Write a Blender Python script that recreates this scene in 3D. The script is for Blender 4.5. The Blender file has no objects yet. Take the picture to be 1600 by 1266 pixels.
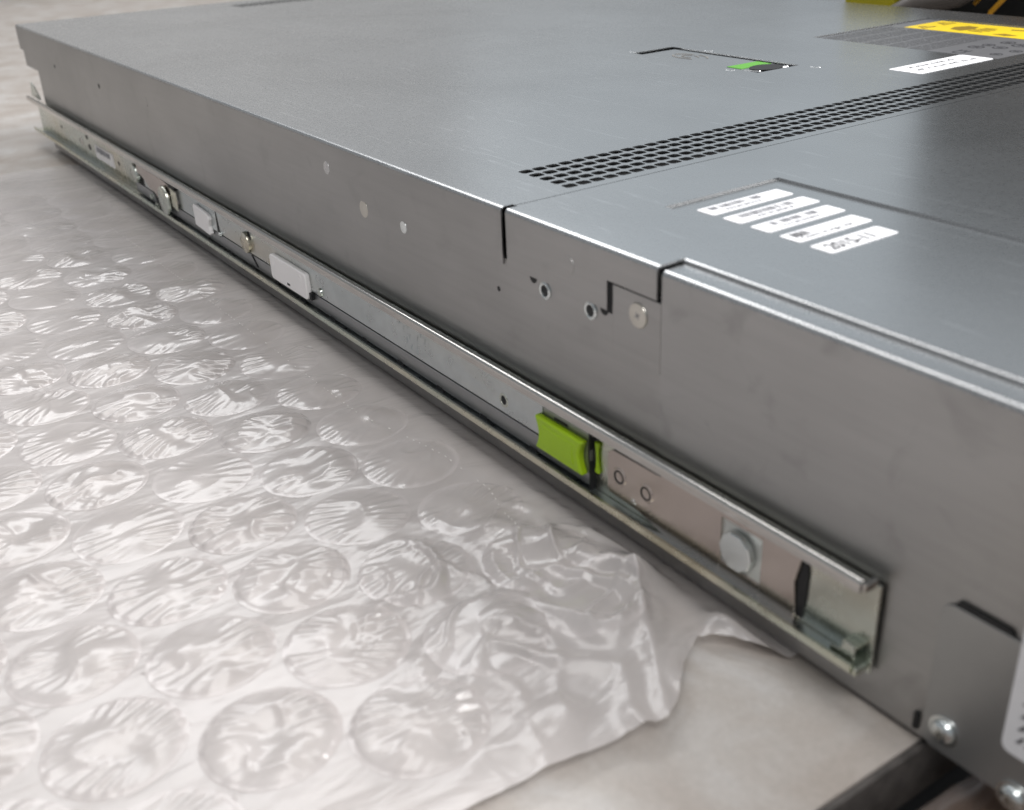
import bpy, bmesh, math, random
from mathutils import Vector, Matrix, noise
random.seed(7)
PI = math.pi
MM = 0.001
scene = bpy.context.scene
col = scene.collection

# ------------------------------------------------------------------ camera
cam_d = bpy.data.cameras.new('camera')
cam = bpy.data.objects.new('camera', cam_d)
col.objects.link(cam)
CAM_X = Vector((0.56401703, 0.82465959, -0.04267729))
CAM_Y = Vector((0.34677261, -0.28344216, -0.89409692))
CAM_Z = Vector((-0.74942214, 0.48948657, -0.44583557))
rot = Matrix((CAM_X, -CAM_Y, -CAM_Z)).transposed()
cam.matrix_world = Matrix.Translation((0.92832558, -0.17117237, 0.17696078)) @ rot.to_4x4()
cam_d.sensor_width = 36.0
cam_d.lens = 1682.88 / 1600 * 36.0
cam_d.clip_start = 0.01
cam_d.clip_end = 60
cam_d.dof.use_dof = True
cam_d.dof.focus_distance = 0.44
cam_d.dof.aperture_fstop = 16.0
scene.camera = cam

# ------------------------------------------------------------------ light
world = bpy.data.worlds.new('World')
scene.world = world
world.use_nodes = True
wb = world.node_tree.nodes['Background']
wb.inputs[0].default_value = (0.90, 0.95, 1.0, 1)
wb.inputs[1].default_value = 0.25

def area(name, loc, target, sx, sy, power, color):
    d = bpy.data.lights.new(name, 'AREA')
    d.shape = 'RECTANGLE'; d.size = sx; d.size_y = sy; d.energy = power; d.color = color
    o = bpy.data.objects.new(name, d); col.objects.link(o)
    o.location = loc
    o.rotation_euler = (Vector(target) - Vector(loc)).to_track_quat('-Z', 'Y').to_euler()
    return o
area('overhead_area', (-0.10, 0.12, 2.2), (0, 0, 0), 0.50, 1.8, 11.5, (1.0, 0.985, 0.97)).rotation_euler = (0, 0, PI / 2)
area('overhead_area', (1.20, 1.15, 1.3), (0.75, -0.1, 0.0), 1.2, 0.6, 30, (1.0, 0.985, 0.97))
area('overhead_area', (1.30, -0.40, 1.1), (0.85, -0.12, 0.0), 0.7, 0.4, 5.5, (1.0, 0.985, 0.97))  # added fill, hung low to brighten the front of wrap and table
area('far_lamp', (-2.0, 0.65, 2.4), (0.5, 0.0, 0.1), 2.0, 0.9, 25, (0.99, 0.995, 1.0))
area('window_light', (-0.95, 1.95, 0.98), (0.7, 0.0, 0.1), 1.8, 0.9, 1.5, (0.78, 0.91, 1.0))

scene.view_settings.view_transform = 'Standard'
scene.view_settings.look = 'None'
scene.view_settings.exposure = 0.30
scene.view_settings.gamma = 1.0
scene.view_settings.use_curve_mapping = False
scene.cycles.transparent_max_bounces = 14
scene.cycles.max_bounces = 6
scene.cycles.use_denoising = True
scene.cycles.denoiser = 'OPENIMAGEDENOISE'
scene.cycles.denoising_input_passes = 'RGB_ALBEDO_NORMAL'
scene.cycles.denoising_prefilter = 'ACCURATE'
scene.cycles.sample_clamp_indirect = 5.0

# ------------------------------------------------------------------ materials
def new_mat(name):
    m = bpy.data.materials.new(name); m.use_nodes = True
    nt = m.node_tree
    return m, nt, nt.nodes['Principled BSDF']

def tex_noise(nt, scale, detail=4, rough=0.55, stretch=(1, 1, 1), dist=0.0, loc=(0, 0, 0)):
    tc = nt.nodes.new('ShaderNodeTexCoord')
    mp = nt.nodes.new('ShaderNodeMapping')
    mp.inputs['Scale'].default_value = stretch
    mp.inputs['Location'].default_value = loc
    nt.links.new(tc.outputs['Object'], mp.inputs['Vector'])
    n = nt.nodes.new('ShaderNodeTexNoise')
    n.inputs['Scale'].default_value = scale
    n.inputs['Detail'].default_value = detail
    n.inputs['Roughness'].default_value = rough
    n.inputs['Distortion'].default_value = dist
    nt.links.new(mp.outputs['Vector'], n.inputs['Vector'])
    return n.outputs['Fac']

def ramp(nt, fac, stops):
    r = nt.nodes.new('ShaderNodeValToRGB')
    e = r.color_ramp.elements
    while len(e) < len(stops): e.new(0.5)
    for k, (p, c) in enumerate(stops):
        e[k].position = p
        e[k].color = c if len(c) == 4 else (c[0], c[1], c[2], 1)
    nt.links.new(fac, r.inputs['Fac'])
    return r.outputs['Color']

def mrange(nt, fac, a, b, c, d):
    n = nt.nodes.new('ShaderNodeMapRange')
    n.inputs['From Min'].default_value = a; n.inputs['From Max'].default_value = b
    n.inputs['To Min'].default_value = c; n.inputs['To Max'].default_value = d
    nt.links.new(fac, n.inputs['Value'])
    return n.outputs['Result']

def bump(nt, b, fac, strength, dist):
    n = nt.nodes.new('ShaderNodeBump')
    n.inputs['Strength'].default_value = strength
    n.inputs['Distance'].default_value = dist
    nt.links.new(fac, n.inputs['Height'])
    nt.links.new(n.outputs['Normal'], b.inputs['Normal'])

def mix_rgb(nt, fac, a, b, mode='MIX'):
    n = nt.nodes.new('ShaderNodeMix'); n.data_type = 'RGBA'; n.blend_type = mode
    for sock, v in ((n.inputs[0], fac), (n.inputs[6], a), (n.inputs[7], b)):
        if hasattr(v, 'links'): nt.links.new(v, sock)
        elif isinstance(v, (int, float)): sock.default_value = v
        else: sock.default_value = (v[0], v[1], v[2], 1)
    return n.outputs[2]

def steel(name, c0, c1, r0, r1, grain=(8, 1, 60), gs=60, spots=0.0, bstr=0.05, fa=0.013):
    m, nt, b = new_mat(name)
    b.inputs['Metallic'].default_value = 1.0
    big = tex_noise(nt, 9, 3, 0.6, (1, 1.4, 1.4))
    fine = tex_noise(nt, gs, 5, 0.65, grain)
    c = ramp(nt, big, [(0.3, c0), (0.7, c1)])
    cf = ramp(nt, fine, [(0.3, (1 - fa, 1 - fa, 1 - fa)), (0.7, (1 + fa, 1 + fa, 1 + fa))])
    cc = mix_rgb(nt, 1.0, c, cf, 'MULTIPLY')
    if spots == 0:
        sc_ = tex_noise(nt, 26, 2, 0.5, (1.0, 16, 1.0), 0.15, (0.3, 1.1, 0))
        sl = ramp(nt, sc_, [(0.66, (0, 0, 0)), (0.70, (0.12, 0.12, 0.12)), (0.74, (0, 0, 0))])
        cc = mix_rgb(nt, 1.0, cc, sl, 'ADD')
        sv = tex_noise(nt, 5, 5, 0.6, (1, 1, 1), 1.5, (2.0, 0.4, 0))
        cc = mix_rgb(nt, 1.0, cc, ramp(nt, sv, [(0.3, (0.95, 0.95, 0.95)), (0.7, (1.04, 1.04, 1.04))]), 'MULTIPLY')
    if spots > 0:
        sp = tex_noise(nt, 70, 3, 0.5, (1, 1, 1.0), 0.6, (3.1, 0, 1.3))
        sm = ramp(nt, sp, [(0.58, (0, 0, 0)), (0.72, (1, 1, 1))])
        k = nt.nodes.new('ShaderNodeMath'); k.operation = 'MULTIPLY'; k.inputs[1].default_value = spots
        nt.links.new(sm, k.inputs[0])
        cc = mix_rgb(nt, k.outputs[0], cc, (c0[0] * .6, c0[1] * .6, c0[2] * .6))
    nt.links.new(cc, b.inputs['Base Color'])
    sme = tex_noise(nt, 7, 4, 0.6, (1, 1, 1), 1.2, (0.7, 0.3, 0.1))
    avg = nt.nodes.new('ShaderNodeMath'); avg.operation = 'MULTIPLY_ADD'; avg.inputs[1].default_value = 0.55
    nt.links.new(sme, avg.inputs[0]); nt.links.new(fine, avg.inputs[2])
    rr = mrange(nt, avg.outputs[0], 0.55, 1.0, r0, r1)
    nt.links.new(rr, b.inputs['Roughness'])
    if bstr > 0: bump(nt, b, fine, bstr, 0.0004)
    return m

def plain(name, c, rough=0.5, metal=0.0, var=0.0, vs=40, bstr=0.0, spec=0.5):
    m, nt, b = new_mat(name)
    b.inputs['Metallic'].default_value = metal
    b.inputs['Roughness'].default_value = rough
    b.inputs['Specular IOR Level'].default_value = spec
    if var > 0 or bstr > 0:
        n = tex_noise(nt, vs, 5, 0.6)
        lo = tuple(x * (1 - var) for x in c); hi = tuple(min(1, x * (1 + var)) for x in c)
        nt.links.new(ramp(nt, n, [(0.3, lo), (0.7, hi)]), b.inputs['Base Color'])
        if bstr > 0: bump(nt, b, n, bstr, 0.001)
    else:
        b.inputs['Base Color'].default_value = (*c, 1)
    return m

M = {}
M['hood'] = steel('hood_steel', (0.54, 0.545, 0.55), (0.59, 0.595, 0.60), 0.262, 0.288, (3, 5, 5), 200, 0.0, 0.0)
M['side'] = steel('side_steel_shaded', (0.355, 0.352, 0.348), (0.435, 0.432, 0.428), 0.35, 0.41, (0.5, 6, 9), 36, 0.14, 0.0, 0.06)  # darker copy of the cover steel for sides turned from the light
M['panel'] = steel('panel_steel_shaded', (0.365, 0.364, 0.362), (0.445, 0.444, 0.442), 0.35, 0.41, (0.5, 5, 7), 36, 0.30, 0.0, 0.06)
M['ear'] = plain('ear_paint', (0.36, 0.36, 0.355), 0.40, 0.75, 0.04, 60)
def zinc(name, stops, r=0.25, sx=7.0):
    m, nt, b = new_mat(name)
    b.inputs['Metallic'].default_value = 1.0
    n = tex_noise(nt, sx, 3, 0.55, (1, 2.2, 3.2), 0.6)
    f = tex_noise(nt, 160, 4, 0.6)
    c = ramp(nt, n, stops)
    cf = ramp(nt, f, [(0.3, (0.92, 0.92, 0.92)), (0.7, (1.05, 1.05, 1.05))])
    nt.links.new(mix_rgb(nt, 1.0, c, cf, 'MULTIPLY'), b.inputs['Base Color'])
    nt.links.new(mrange(nt, f, 0.3, 0.7, r - 0.05, r + 0.07), b.inputs['Roughness'])
    return m
M['zinc'] = zinc('rail_zinc', [(0.28, (0.56, 0.545, 0.40)), (0.42, (0.63, 0.62, 0.54)), (0.55, (0.57, 0.61, 0.57)), (0.72, (0.66, 0.61, 0.50))])
M['zinc_blue'] = zinc('plate_zinc', [(0.30, (0.55, 0.60, 0.61)), (0.5, (0.62, 0.66, 0.67)), (0.68, (0.64, 0.64, 0.60)), (0.8, (0.60, 0.55, 0.47))], 0.3)
M['zinc_yellow'] = zinc('lip_zinc', [(0.30, (0.60, 0.55, 0.38)), (0.45, (0.74, 0.71, 0.58)), (0.60, (0.58, 0.64, 0.57)), (0.75, (0.74, 0.69, 0.55))], 0.28)
M['chrome'] = plain('lip_steel', (0.62, 0.60, 0.57), 0.13, 1.0, 0.04, 30)
M['spring'] = plain('spring_steel', (0.57, 0.50, 0.46), 0.24, 1.0, 0.06, 25)
M['greystrip'] = plain('grey_strip', (0.36, 0.36, 0.37), 0.38, 0.9, 0.05, 40)
M['pale_zinc'] = plain('pale_zinc', (0.66, 0.67, 0.64), 0.4, 0.35, 0.03, 100)
M['rivet'] = plain('rivet_steel', (0.60, 0.58, 0.53), 0.33, 1.0, 0.05, 200)
M['screw'] = plain('screw_zinc', (0.76, 0.80, 0.80), 0.22, 1.0, 0.05, 200)
M['black'] = plain('black_gap', (0.008, 0.008, 0.009), 0.6)
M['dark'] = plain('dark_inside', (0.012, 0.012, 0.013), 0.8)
M['green'] = plain('green_plastic', (0.33, 0.52, 0.004), 0.42, 0.0, 0.06, 90)
M['green2'] = plain('green_print', (0.10, 0.35, 0.03), 0.5)
M['white_plastic'] = plain('white_plastic', (0.88, 0.85, 0.84), 0.45, 0.0, 0.02, 90)
M['paper'] = plain('label_paper', (0.82, 0.82, 0.84), 0.5, 0.0, 0.02, 120)
M['ink'] = plain('label_ink', (0.03, 0.03, 0.035), 0.6)
M['ink_soft'] = plain('label_ink_soft', (0.22, 0.22, 0.24), 0.6)
M['ink_grey'] = plain('info_ink', (0.085, 0.085, 0.09), 0.5, 0.2)
M['info'] = plain('info_film', (0.20, 0.20, 0.21), 0.42, 0.5, 0.05, 120)
M['yellow'] = plain('yellow_label', (0.80, 0.58, 0.015), 0.45)
M['ink_brown'] = plain('label_ink_brown', (0.24, 0.155, 0.01), 0.5)
M['ink_print'] = plain('stamp_print', (0.30, 0.28, 0.26), 0.5, 0.5)
M['rubber'] = plain('cable_rubber', (0.11, 0.095, 0.085), 0.5, 0, 0.1, 60)
M['black_plastic'] = plain('black_plastic', (0.012, 0.012, 0.012), 0.4)
M['yellow_plastic'] = plain('yellow_plastic', (0.42, 0.36, 0.01), 0.5, 0, 0.1, 30)
M['orange'] = plain('orange_plastic', (0.62, 0.30, 0.02), 0.4)
M['reflect_wall'] = plain('reflect_wall_paint', (0.50, 0.485, 0.47), 0.8, 0, 0.03, 3)
M['edge'] = plain('edge_board', (0.075, 0.067, 0.062), 0.7, 0, 0.35, 220, 0.3)
M['shelf'] = plain('brown_board', (0.16, 0.115, 0.085), 0.6, 0, 0.2, 40)

def table_mat():
    m, nt, b = new_mat('table_laminate')
    n1 = tex_noise(nt, 26, 6, 0.6, (1, 1, 1), 0.5, (0.43, 0.2, 0))
    c = ramp(nt, n1, [(0.33, (0.39, 0.34, 0.30)), (0.45, (0.445, 0.40, 0.365)), (0.56, (0.49, 0.455, 0.425)), (0.68, (0.57, 0.55, 0.535))])
    n2 = tex_noise(nt, 420, 5, 0.7)
    cf = ramp(nt, n2, [(0.3, (0.92, 0.915, 0.91)), (0.7, (1.05, 1.05, 1.05))])
    nt.links.new(mix_rgb(nt, 1.0, c, cf, 'MULTIPLY'), b.inputs['Base Color'])
    b.inputs['Roughness'].default_value = 0.42
    bump(nt, b, n2, 0.05, 0.0005)
    return m
M['table'] = table_mat()

def film_mat(name, opac, base, rough, bstr=0.0, gloss=1.0):
    m, nt, b = new_mat(name)
    out = nt.nodes['Material Output']
    nt.nodes.remove(b)
    df = nt.nodes.new('ShaderNodeBsdfDiffuse'); df.inputs['Color'].default_value = (*base, 1)
    tl = nt.nodes.new('ShaderNodeBsdfTranslucent'); tl.inputs['Color'].default_value = (*base, 1)
    dt = nt.nodes.new('ShaderNodeMixShader'); dt.inputs[0].default_value = 0.5
    nt.links.new(df.outputs[0], dt.inputs[1]); nt.links.new(tl.outputs[0], dt.inputs[2])
    tr = nt.nodes.new('ShaderNodeBsdfTransparent')
    mx = nt.nodes.new('ShaderNodeMixShader')
    n = tex_noise(nt, 22, 3, 0.5)
    nt.links.new(mrange(nt, n, 0.3, 0.7, opac * 0.8, opac * 1.2), mx.inputs[0])
    nt.links.new(tr.outputs[0], mx.inputs[1]); nt.links.new(dt.outputs[0], mx.inputs[2])
    gl = nt.nodes.new('ShaderNodeBsdfGlossy'); gl.inputs['Roughness'].default_value = rough
    gl.inputs['Color'].default_value = (gloss, gloss, gloss, 1)
    fr = nt.nodes.new('ShaderNodeFresnel'); fr.inputs['IOR'].default_value = 1.5
    m2 = nt.nodes.new('ShaderNodeMixShader')
    nt.links.new(fr.outputs[0], m2.inputs[0]); nt.links.new(mx.outputs[0], m2.inputs[1]); nt.links.new(gl.outputs[0], m2.inputs[2])
    nt.links.new(m2.outputs[0], out.inputs['Surface'])
    if bstr > 0:
        w = tex_noise(nt, 60, 3, 0.5, (1.6, 0.5, 1), 0.8)
        bn = nt.nodes.new('ShaderNodeBump'); bn.inputs['Strength'].default_value = bstr; bn.inputs['Distance'].default_value = 0.003
        nt.links.new(w, bn.inputs['Height'])
        for q in (gl, fr): nt.links.new(bn.outputs['Normal'], q.inputs['Normal'])
    return m
M['film'] = film_mat('wrap_film', 0.70, (0.89, 0.845, 0.835), 0.22, 0.3)
M['bubble'] = film_mat('bubble_film', 0.70, (0.89, 0.845, 0.835), 0.18, 0.0)
M['perf'] = plain('perforation_white', (0.85, 0.83, 0.80), 0.5)
M['bag'] = film_mat('bag_film', 0.7, (0.32, 0.235, 0.19), 0.14, 0.0)

# ------------------------------------------------------------------ mesh helpers (units: millimetres)
class MB:
    def __init__(s):
        s.v = []; s.f = []; s.key = {}
    def pt(s, p, merge=False):
        if merge:
            k = (round(p[0], 3), round(p[1], 3), round(p[2], 3))
            if k in s.key: return s.key[k]
            s.key[k] = len(s.v)
        s.v.append((p[0] * MM, p[1] * MM, p[2] * MM))
        return len(s.v) - 1
    def face(s, pts, merge=False):
        ids = []
        for p in pts:
            i = s.pt(p, merge)
            if i not in ids: ids.append(i)
        if len(ids) > 2: s.f.append(ids)
    def box(s, x0, x1, y0, y1, z0, z1):
        c = [(x0, y0, z0), (x1, y0, z0), (x1, y1, z0), (x0, y1, z0), (x0, y0, z1), (x1, y0, z1), (x1, y1, z1), (x0, y1, z1)]
        b = len(s.v)
        for p in c: s.pt(p)
        for q in ((0, 3, 2, 1), (4, 5, 6, 7), (0, 1, 5, 4), (1, 2, 6, 5), (2, 3, 7, 6), (3, 0, 4, 7)):
            s.f.append([b + i for i in q])
        return s
    def prism_y(s, pts, y0, y1):
        """polygon in (x, z), counter-clockwise seen from -y; from y0 (outer) to y1 (inner)"""
        n = len(pts); b = len(s.v)
        for (x, z) in pts: s.pt((x, y0, z))
        for (x, z) in pts: s.pt((x, y1, z))
        s.f.append([b + i for i in range(n)])
        s.f.append([b + n + i for i in reversed(range(n))])
        for i in range(n):
            j = (i + 1) % n
            s.f.append([b + j, b + i, b + n + i, b + n + j])
        return s
    def prism_z(s, pts, z0, z1):
        n = len(pts); b = len(s.v)
        for (x, y) in pts: s.pt((x, y, z0))
        for (x, y) in pts: s.pt((x, y, z1))
        s.f.append([b + i for i in reversed(range(n))])
        s.f.append([b + n + i for i in range(n)])
        for i in range(n):
            j = (i + 1) % n
            s.f.append([b + i, b + j, b + n + j, b + n + i])
        return s
    def lathe_y(s, cx, cz, prof, n=28):
        """profile of (radius, y) from outer tip inwards, turned round the y direction"""
        b = len(s.v); k = len(prof)
        for (r, y) in prof:
            for i in range(n):
                a = 2 * PI * i / n
                s.pt((cx + r * math.cos(a), y, cz + r * math.sin(a)))
        for j in range(k - 1):
            for i in range(n):
                i2 = (i + 1) % n
                s.f.append([b + j * n + i, b + (j + 1) * n + i, b + (j + 1) * n + i2, b + j * n + i2])
        s.f.append([b + i for i in range(n)])
        s.f.append([b + (k - 1) * n + i for i in reversed(range(n))])
        return s
    def tube(s, path, r, n=10):
        b = len(s.v); P = [Vector(p) for p in path]
        for i, p in enumerate(P):
            t = (P[min(i + 1, len(P) - 1)] - P[max(i - 1, 0)]).normalized()
            a = t.cross(Vector((0.13, 0.31, 1))).normalized(); c = t.cross(a)
            for k in range(n):
                w = 2 * PI * k / n
                s.pt(p + a * (r * math.cos(w)) + c * (r * math.sin(w)))
        for i in range(len(P) - 1):
            for k in range(n):
                k2 = (k + 1) % n
                s.f.append([b + i * n + k, b + i * n + k2, b + (i + 1) * n + k2, b + (i + 1) * n + k])
        s.f.append([b + k for k in reversed(range(n))])
        s.f.append([b + (len(P) - 1) * n + k for k in range(n)])
        return s
    def mesh(s, name):
        me = bpy.data.meshes.new(name)
        me.from_pydata(s.v, [], s.f); me.update()
        return me
    def build(s, name, mat, parent=None, smooth=False, bevel=0.0, solid=0.0, angle=35, recalc=True):
        me = s.mesh(name)
        if recalc and solid == 0:
            bm = bmesh.new(); bm.from_mesh(me)
            bmesh.ops.recalc_face_normals(bm, faces=bm.faces); bm.to_mesh(me); bm.free()
        o = bpy.data.objects.new(name, me); col.objects.link(o)
        me.materials.append(M[mat] if isinstance(mat, str) else mat)
        if parent: o.parent = parent
        if solid:
            d = o.modifiers.new('solid', 'SOLIDIFY'); d.thickness = solid * MM; d.offset = -1; d.use_even_offset = True
        if solid and smooth:
            d = o.modifiers.new('split', 'EDGE_SPLIT'); d.split_angle = math.radians(40); d.use_edge_sharp = False
            d = o.modifiers.new('flat_normals', 'WEIGHTED_NORMAL'); d.keep_sharp = True; d.weight = 100
        if bevel:
            d = o.modifiers.new('bevel', 'BEVEL'); d.width = bevel * MM; d.segments = 3
            d.limit_method = 'ANGLE'; d.angle_limit = math.radians(40)
        if smooth:
            me.shade_smooth()
            try: me.set_sharp_from_angle(angle=math.radians(angle))
            except Exception: pass
        return o

def empty(name, loc, label, cat, group=None):
    o = bpy.data.objects.new(name, None); col.objects.link(o)
    o.empty_display_size = 0.02
    o['label'] = label; o['category'] = cat
    if group: o['group'] = group
    return o

def tag(o, label, cat, group=None):
    o['label'] = label; o['category'] = cat
    if group: o['group'] = group
    return o

def rrect(x0, x1, z0, z1, r, n=5):
    pts = []
    for (cx, cz, a0) in ((x1 - r, z0 + r, -PI / 2), (x1 - r, z1 - r, 0), (x0 + r, z1 - r, PI / 2), (x0 + r, z0 + r, PI)):
        for i in range(n + 1):
            a = a0 + PI / 2 * i / n
            pts.append((cx + r * math.cos(a), cz + r * math.sin(a)))
    return pts

H = 86.6; W = 445.4

# ------------------------------------------------------------------ setting: table, unseen reflecting partition
table = empty('table', (0, 0, 0), 'pale worn laminate work table with a dark board edge, under the bubble wrap', 'table')
mb = MB().box(-1500, 824.5, -900, 900, -17, -2.2)
mb.build('tabletop', 'table', table, bevel=0.6)
mb = MB().box(824.6, 826.4, -900, 900, -17.6, -2.4)
mb.build('edge_board', 'edge', table, bevel=0.4)
mb = MB().box(700, 820, -900, 900, -110, -17.8)
mb.build('underside_shade', 'black', table)  # black slab standing in for the shade under the tabletop

reflect_wall = MB().box(-1560, -1501, -1500, 2500, -700, 600).build('reflect_wall', 'reflect_wall')  # added out of view, kept low, for its reflection in the covers
reflect_wall['kind'] = 'structure'

# ------------------------------------------------------------------ rack server
server = empty('rack_server', (0, 0, 0), 'long grey sheet-steel rack server lying flat on the bubble wrap', 'server')
RB = 1.5                                     # bend radius of the cover edges

def bend_strip(mb, x0, x1, zlow, ztop=H, y0=0.0, r=RB, n=6):
    prof = [(y0, zlow), (y0, ztop - r)]
    for i in range(1, n + 1):
        a = PI - PI / 2 * i / n
        prof.append((y0 + r + r * math.cos(a), ztop - r + r * math.sin(a)))
    for k in range(len(prof) - 1):
        (ya, za), (yb, zb) = prof[k], prof[k + 1]
        mb.face([(x0, ya, za), (x1, ya, za), (x1, yb, zb), (x0, yb, zb)], True)

def sheet(mb, xs, ys, skip, z):
    for i in range(len(xs) - 1):
        for j in range(len(ys) - 1):
            r = skip(i, j)
            if r == 'hole': continue
            x0, x1, y0, y1 = xs[i], xs[i + 1], ys[j], ys[j + 1]
            q = [(x0, y0, z), (x1, y0, z), (x1, y1, z), (x0, y1, z)]
            if r in (0, 1, 2, 3): q = [q[k] for k in range(4) if k != r]
            mb.face(q, True)

# rear cover: one sheet with the perforated band, the rear perforation, the latch pocket and the label recess
vx = [636.0 + 6.0 * k for k in range(5)]
vy = [29.8 + 5.47 * k for k in range(71)]
hs, hsx, ch = 2.35, 2.05, 0.8
rvx = [30.0 + 6.0 * k for k in range(4)]
rvy = [164.0 + 5.47 * k for k in range(40)]
LX0, LX1, LY0, LY1 = 472.5, 562.5, 213.6, 241.2
IX0, IX1, IY0, IY1 = 507.0, 620.0, 313.0, 412.0
sx = {0.0, 665.0, 666.2, LX0, LX1, IX0, IX1}; sy = {RB, 4.5, W, LY0, LY1, IY0, IY1}
for c in vx + rvx:
    for d in (-hsx, -hsx + ch, hsx - ch, hsx): sx.add(round(c + d, 4))
for c in vy + rvy:
    for d in (-hs, -hs + ch, hs - ch, hs): sy.add(round(c + d, 4))
sx = sorted(sx); sy = sorted(sy)
def locate(c, lst, h):
    for q in lst:
        if abs(c - q) < h: return c - q
    return None
def skip_rear(i, j):
    x = (sx[i] + sx[i + 1]) / 2; y = (sy[j] + sy[j + 1]) / 2
    if x > 665.0 and y < 4.5: return 'hole'
    if LX0 < x < LX1 and LY0 < y < LY1: return 'hole'
    if IX0 < x < IX1 and IY0 < y < IY1: return 'hole'
    for (qx, qy) in ((vx, vy), (rvx, rvy)):
        a = locate(x, qx, hsx); b = locate(y, qy, hs)
        if a is None or b is None: continue
        if abs(a) > hsx - ch and abs(b) > hs - ch:
            # keep the fillet triangle in the corner: drop the vertex nearest the middle of the hole
            if a < 0 and b < 0: return 2
            if a > 0 and b < 0: return 3
            if a > 0 and b > 0: return 0
            return 1
        return 'hole'
    return None
mb = MB()
sheet(mb, sx, sy, skip_rear, H)
for k in range(len(sx) - 2): bend_strip(mb, sx[k], sx[k + 1], 68.8)
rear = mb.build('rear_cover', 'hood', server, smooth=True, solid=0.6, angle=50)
def facing_shade(o, side_mat, top_mat):  # one sheet; upright faces get darker steel for their dimmer light
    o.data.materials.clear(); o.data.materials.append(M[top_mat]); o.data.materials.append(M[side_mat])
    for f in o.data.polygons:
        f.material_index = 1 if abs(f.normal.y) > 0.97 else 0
facing_shade(rear, 'side', 'hood')
rear['label'] = 'plain steel rear cover with a perforated band across it'
# turned-down rear face and far side
MB().box(0.0, 1.0, 2, W, 60, H - 1.05).build('rear_flange', 'hood', server)
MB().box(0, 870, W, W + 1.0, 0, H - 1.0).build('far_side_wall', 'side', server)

# recess for the information label
IZ = H - 0.7
mb = MB().box(IX0, IX1, IY0, IY1, IZ - 0.8, IZ)
mb.build('label_recess', 'hood', server)

# latch pocket and handle
mb = MB().box(LX0 - 2, LX1 + 2, LY0 - 2, LY1 + 2, H - 9, H - 8)
mb.build('latch_pocket', 'dark', server)
mb = MB().prism_z([(LX0 + 4.5, LY0 + 0.5), (LX1 - 16, LY0 + 0.5), (LX1 - 5, LY0 + 6), (LX1 - 4, LY1 - 2.2), (LX0 + 4.5, LY1 - 2.2)], H - 3.4, H - 0.5)
latch = mb.build('cover_latch', 'hood', server, bevel=0.5)
latch['label'] = 'recessed flat release latch with a green strip'
mb = MB().box(LX1 - 24, LX1 - 14.5, LY0 + 3.5, LY1 - 3.5, H - 0.48, H - 0.28)
mb.build('green_strip', 'green2', latch)
mb = MB()
for k in range(16):
    a0 = PI * 0.1 + 1.6 * PI * k / 16; a1 = a0 + 0.09 * PI
    if k in (4, 9): continue
    for (r0, r1, sc) in ((5.6, 6.3, 1.0), (2.6, 3.1, 1.0)):
        mb.prism_z([(502 + 1.9 * r0 * math.cos(a0), 227 + r0 * math.sin(a0)), (502 + 1.9 * r1 * math.cos(a0), 227 + r1 * math.sin(a0)),
                    (502 + 1.9 * r1 * math.cos(a1), 227 + r1 * math.sin(a1)), (502 + 1.9 * r0 * math.cos(a1), 227 + r0 * math.sin(a1))], H - 0.48, H - 0.3)
mb.build('printed_symbol', 'ink_print', latch)
mb = MB()
mb.prism_z([(LX1 - 9 + 7 * math.cos(a), 228.5 + 9.2 * math.sin(a)) for a in [2 * PI * i / 28 for i in range(28)]], H - 0.48, H - 0.2)
mb.build('finger_cup', 'black', latch)
for (cx, cy) in ((468.5, 217), (497, 244.5), (547, 211), (571, 243)):
    mb = MB().prism_z([(cx + 3.2 * math.cos(a), cy + 1.9 * math.sin(a)) for a in [2 * PI * i / 20 for i in range(20)]], H - 0.3, H + 0.12)
    mb.build('pressed_dimple', 'hood', server, bevel=0.3)

# front cover: side skirt with the notch, top with a shallow label recess, a step onto the side flange
FX0, FX1 = 666.6, 870.0
RX0, RX1, RY0, RY1 = 697.5, 880.0, 36.0, 83.3
mb = MB()
fx = [FX0, 667.4, 697.5, 715.4, 735.4, 735.6, FX1]; fy = [RB, 4.5, 9.6, RY0, RY1, W]
def skip_front(i, j):
    x = (fx[i] + fx[i + 1]) / 2; y = (fy[j] + fy[j + 1]) / 2
    if x > RX0 and RY0 < y < RY1: return 'hole'
    if x > 735.4 and y < 9.6: return 'hole'
    if x < 667.4 and y < 4.5: return 'hole'
    return None
sheet(mb, fx, fy, skip_front, H)
for k, zl in ((1, 68.8), (2, 68.8), (3, 77.4)):
    bend_strip(mb, fx[k], fx[k + 1], zl)
# the turned-down inner edge beside the flange
zf = H - 1.1; rr_ = 1.1; prev = (9.6, H)
for i in range(1, 6):
    a = PI / 2 + PI / 2 * i / 5
    q = (9.6 + rr_ * math.cos(a), H - rr_ + rr_ * math.sin(a))
    mb.face([(735.6, q[0], q[1]), (FX1, q[0], q[1]), (FX1, prev[0], prev[1]), (735.6, prev[0], prev[1])], True)
    prev = q
mb.face([(735.6, prev[0], zf - 0.3), (FX1, prev[0], zf - 0.3), (FX1, prev[0], prev[1]), (735.6, prev[0], prev[1])], True)
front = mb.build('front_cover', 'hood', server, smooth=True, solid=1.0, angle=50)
facing_shade(front, 'side', 'hood')
front['label'] = 'bright steel front cover with a row of white labels in a shallow recess'
mb = MB().box(RX0 - 0.5, FX1, RY0 - 0.5, RY1 + 0.5, H - 1.9, H - 0.75)
mb.build('label_recess', 'hood', server)

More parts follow.
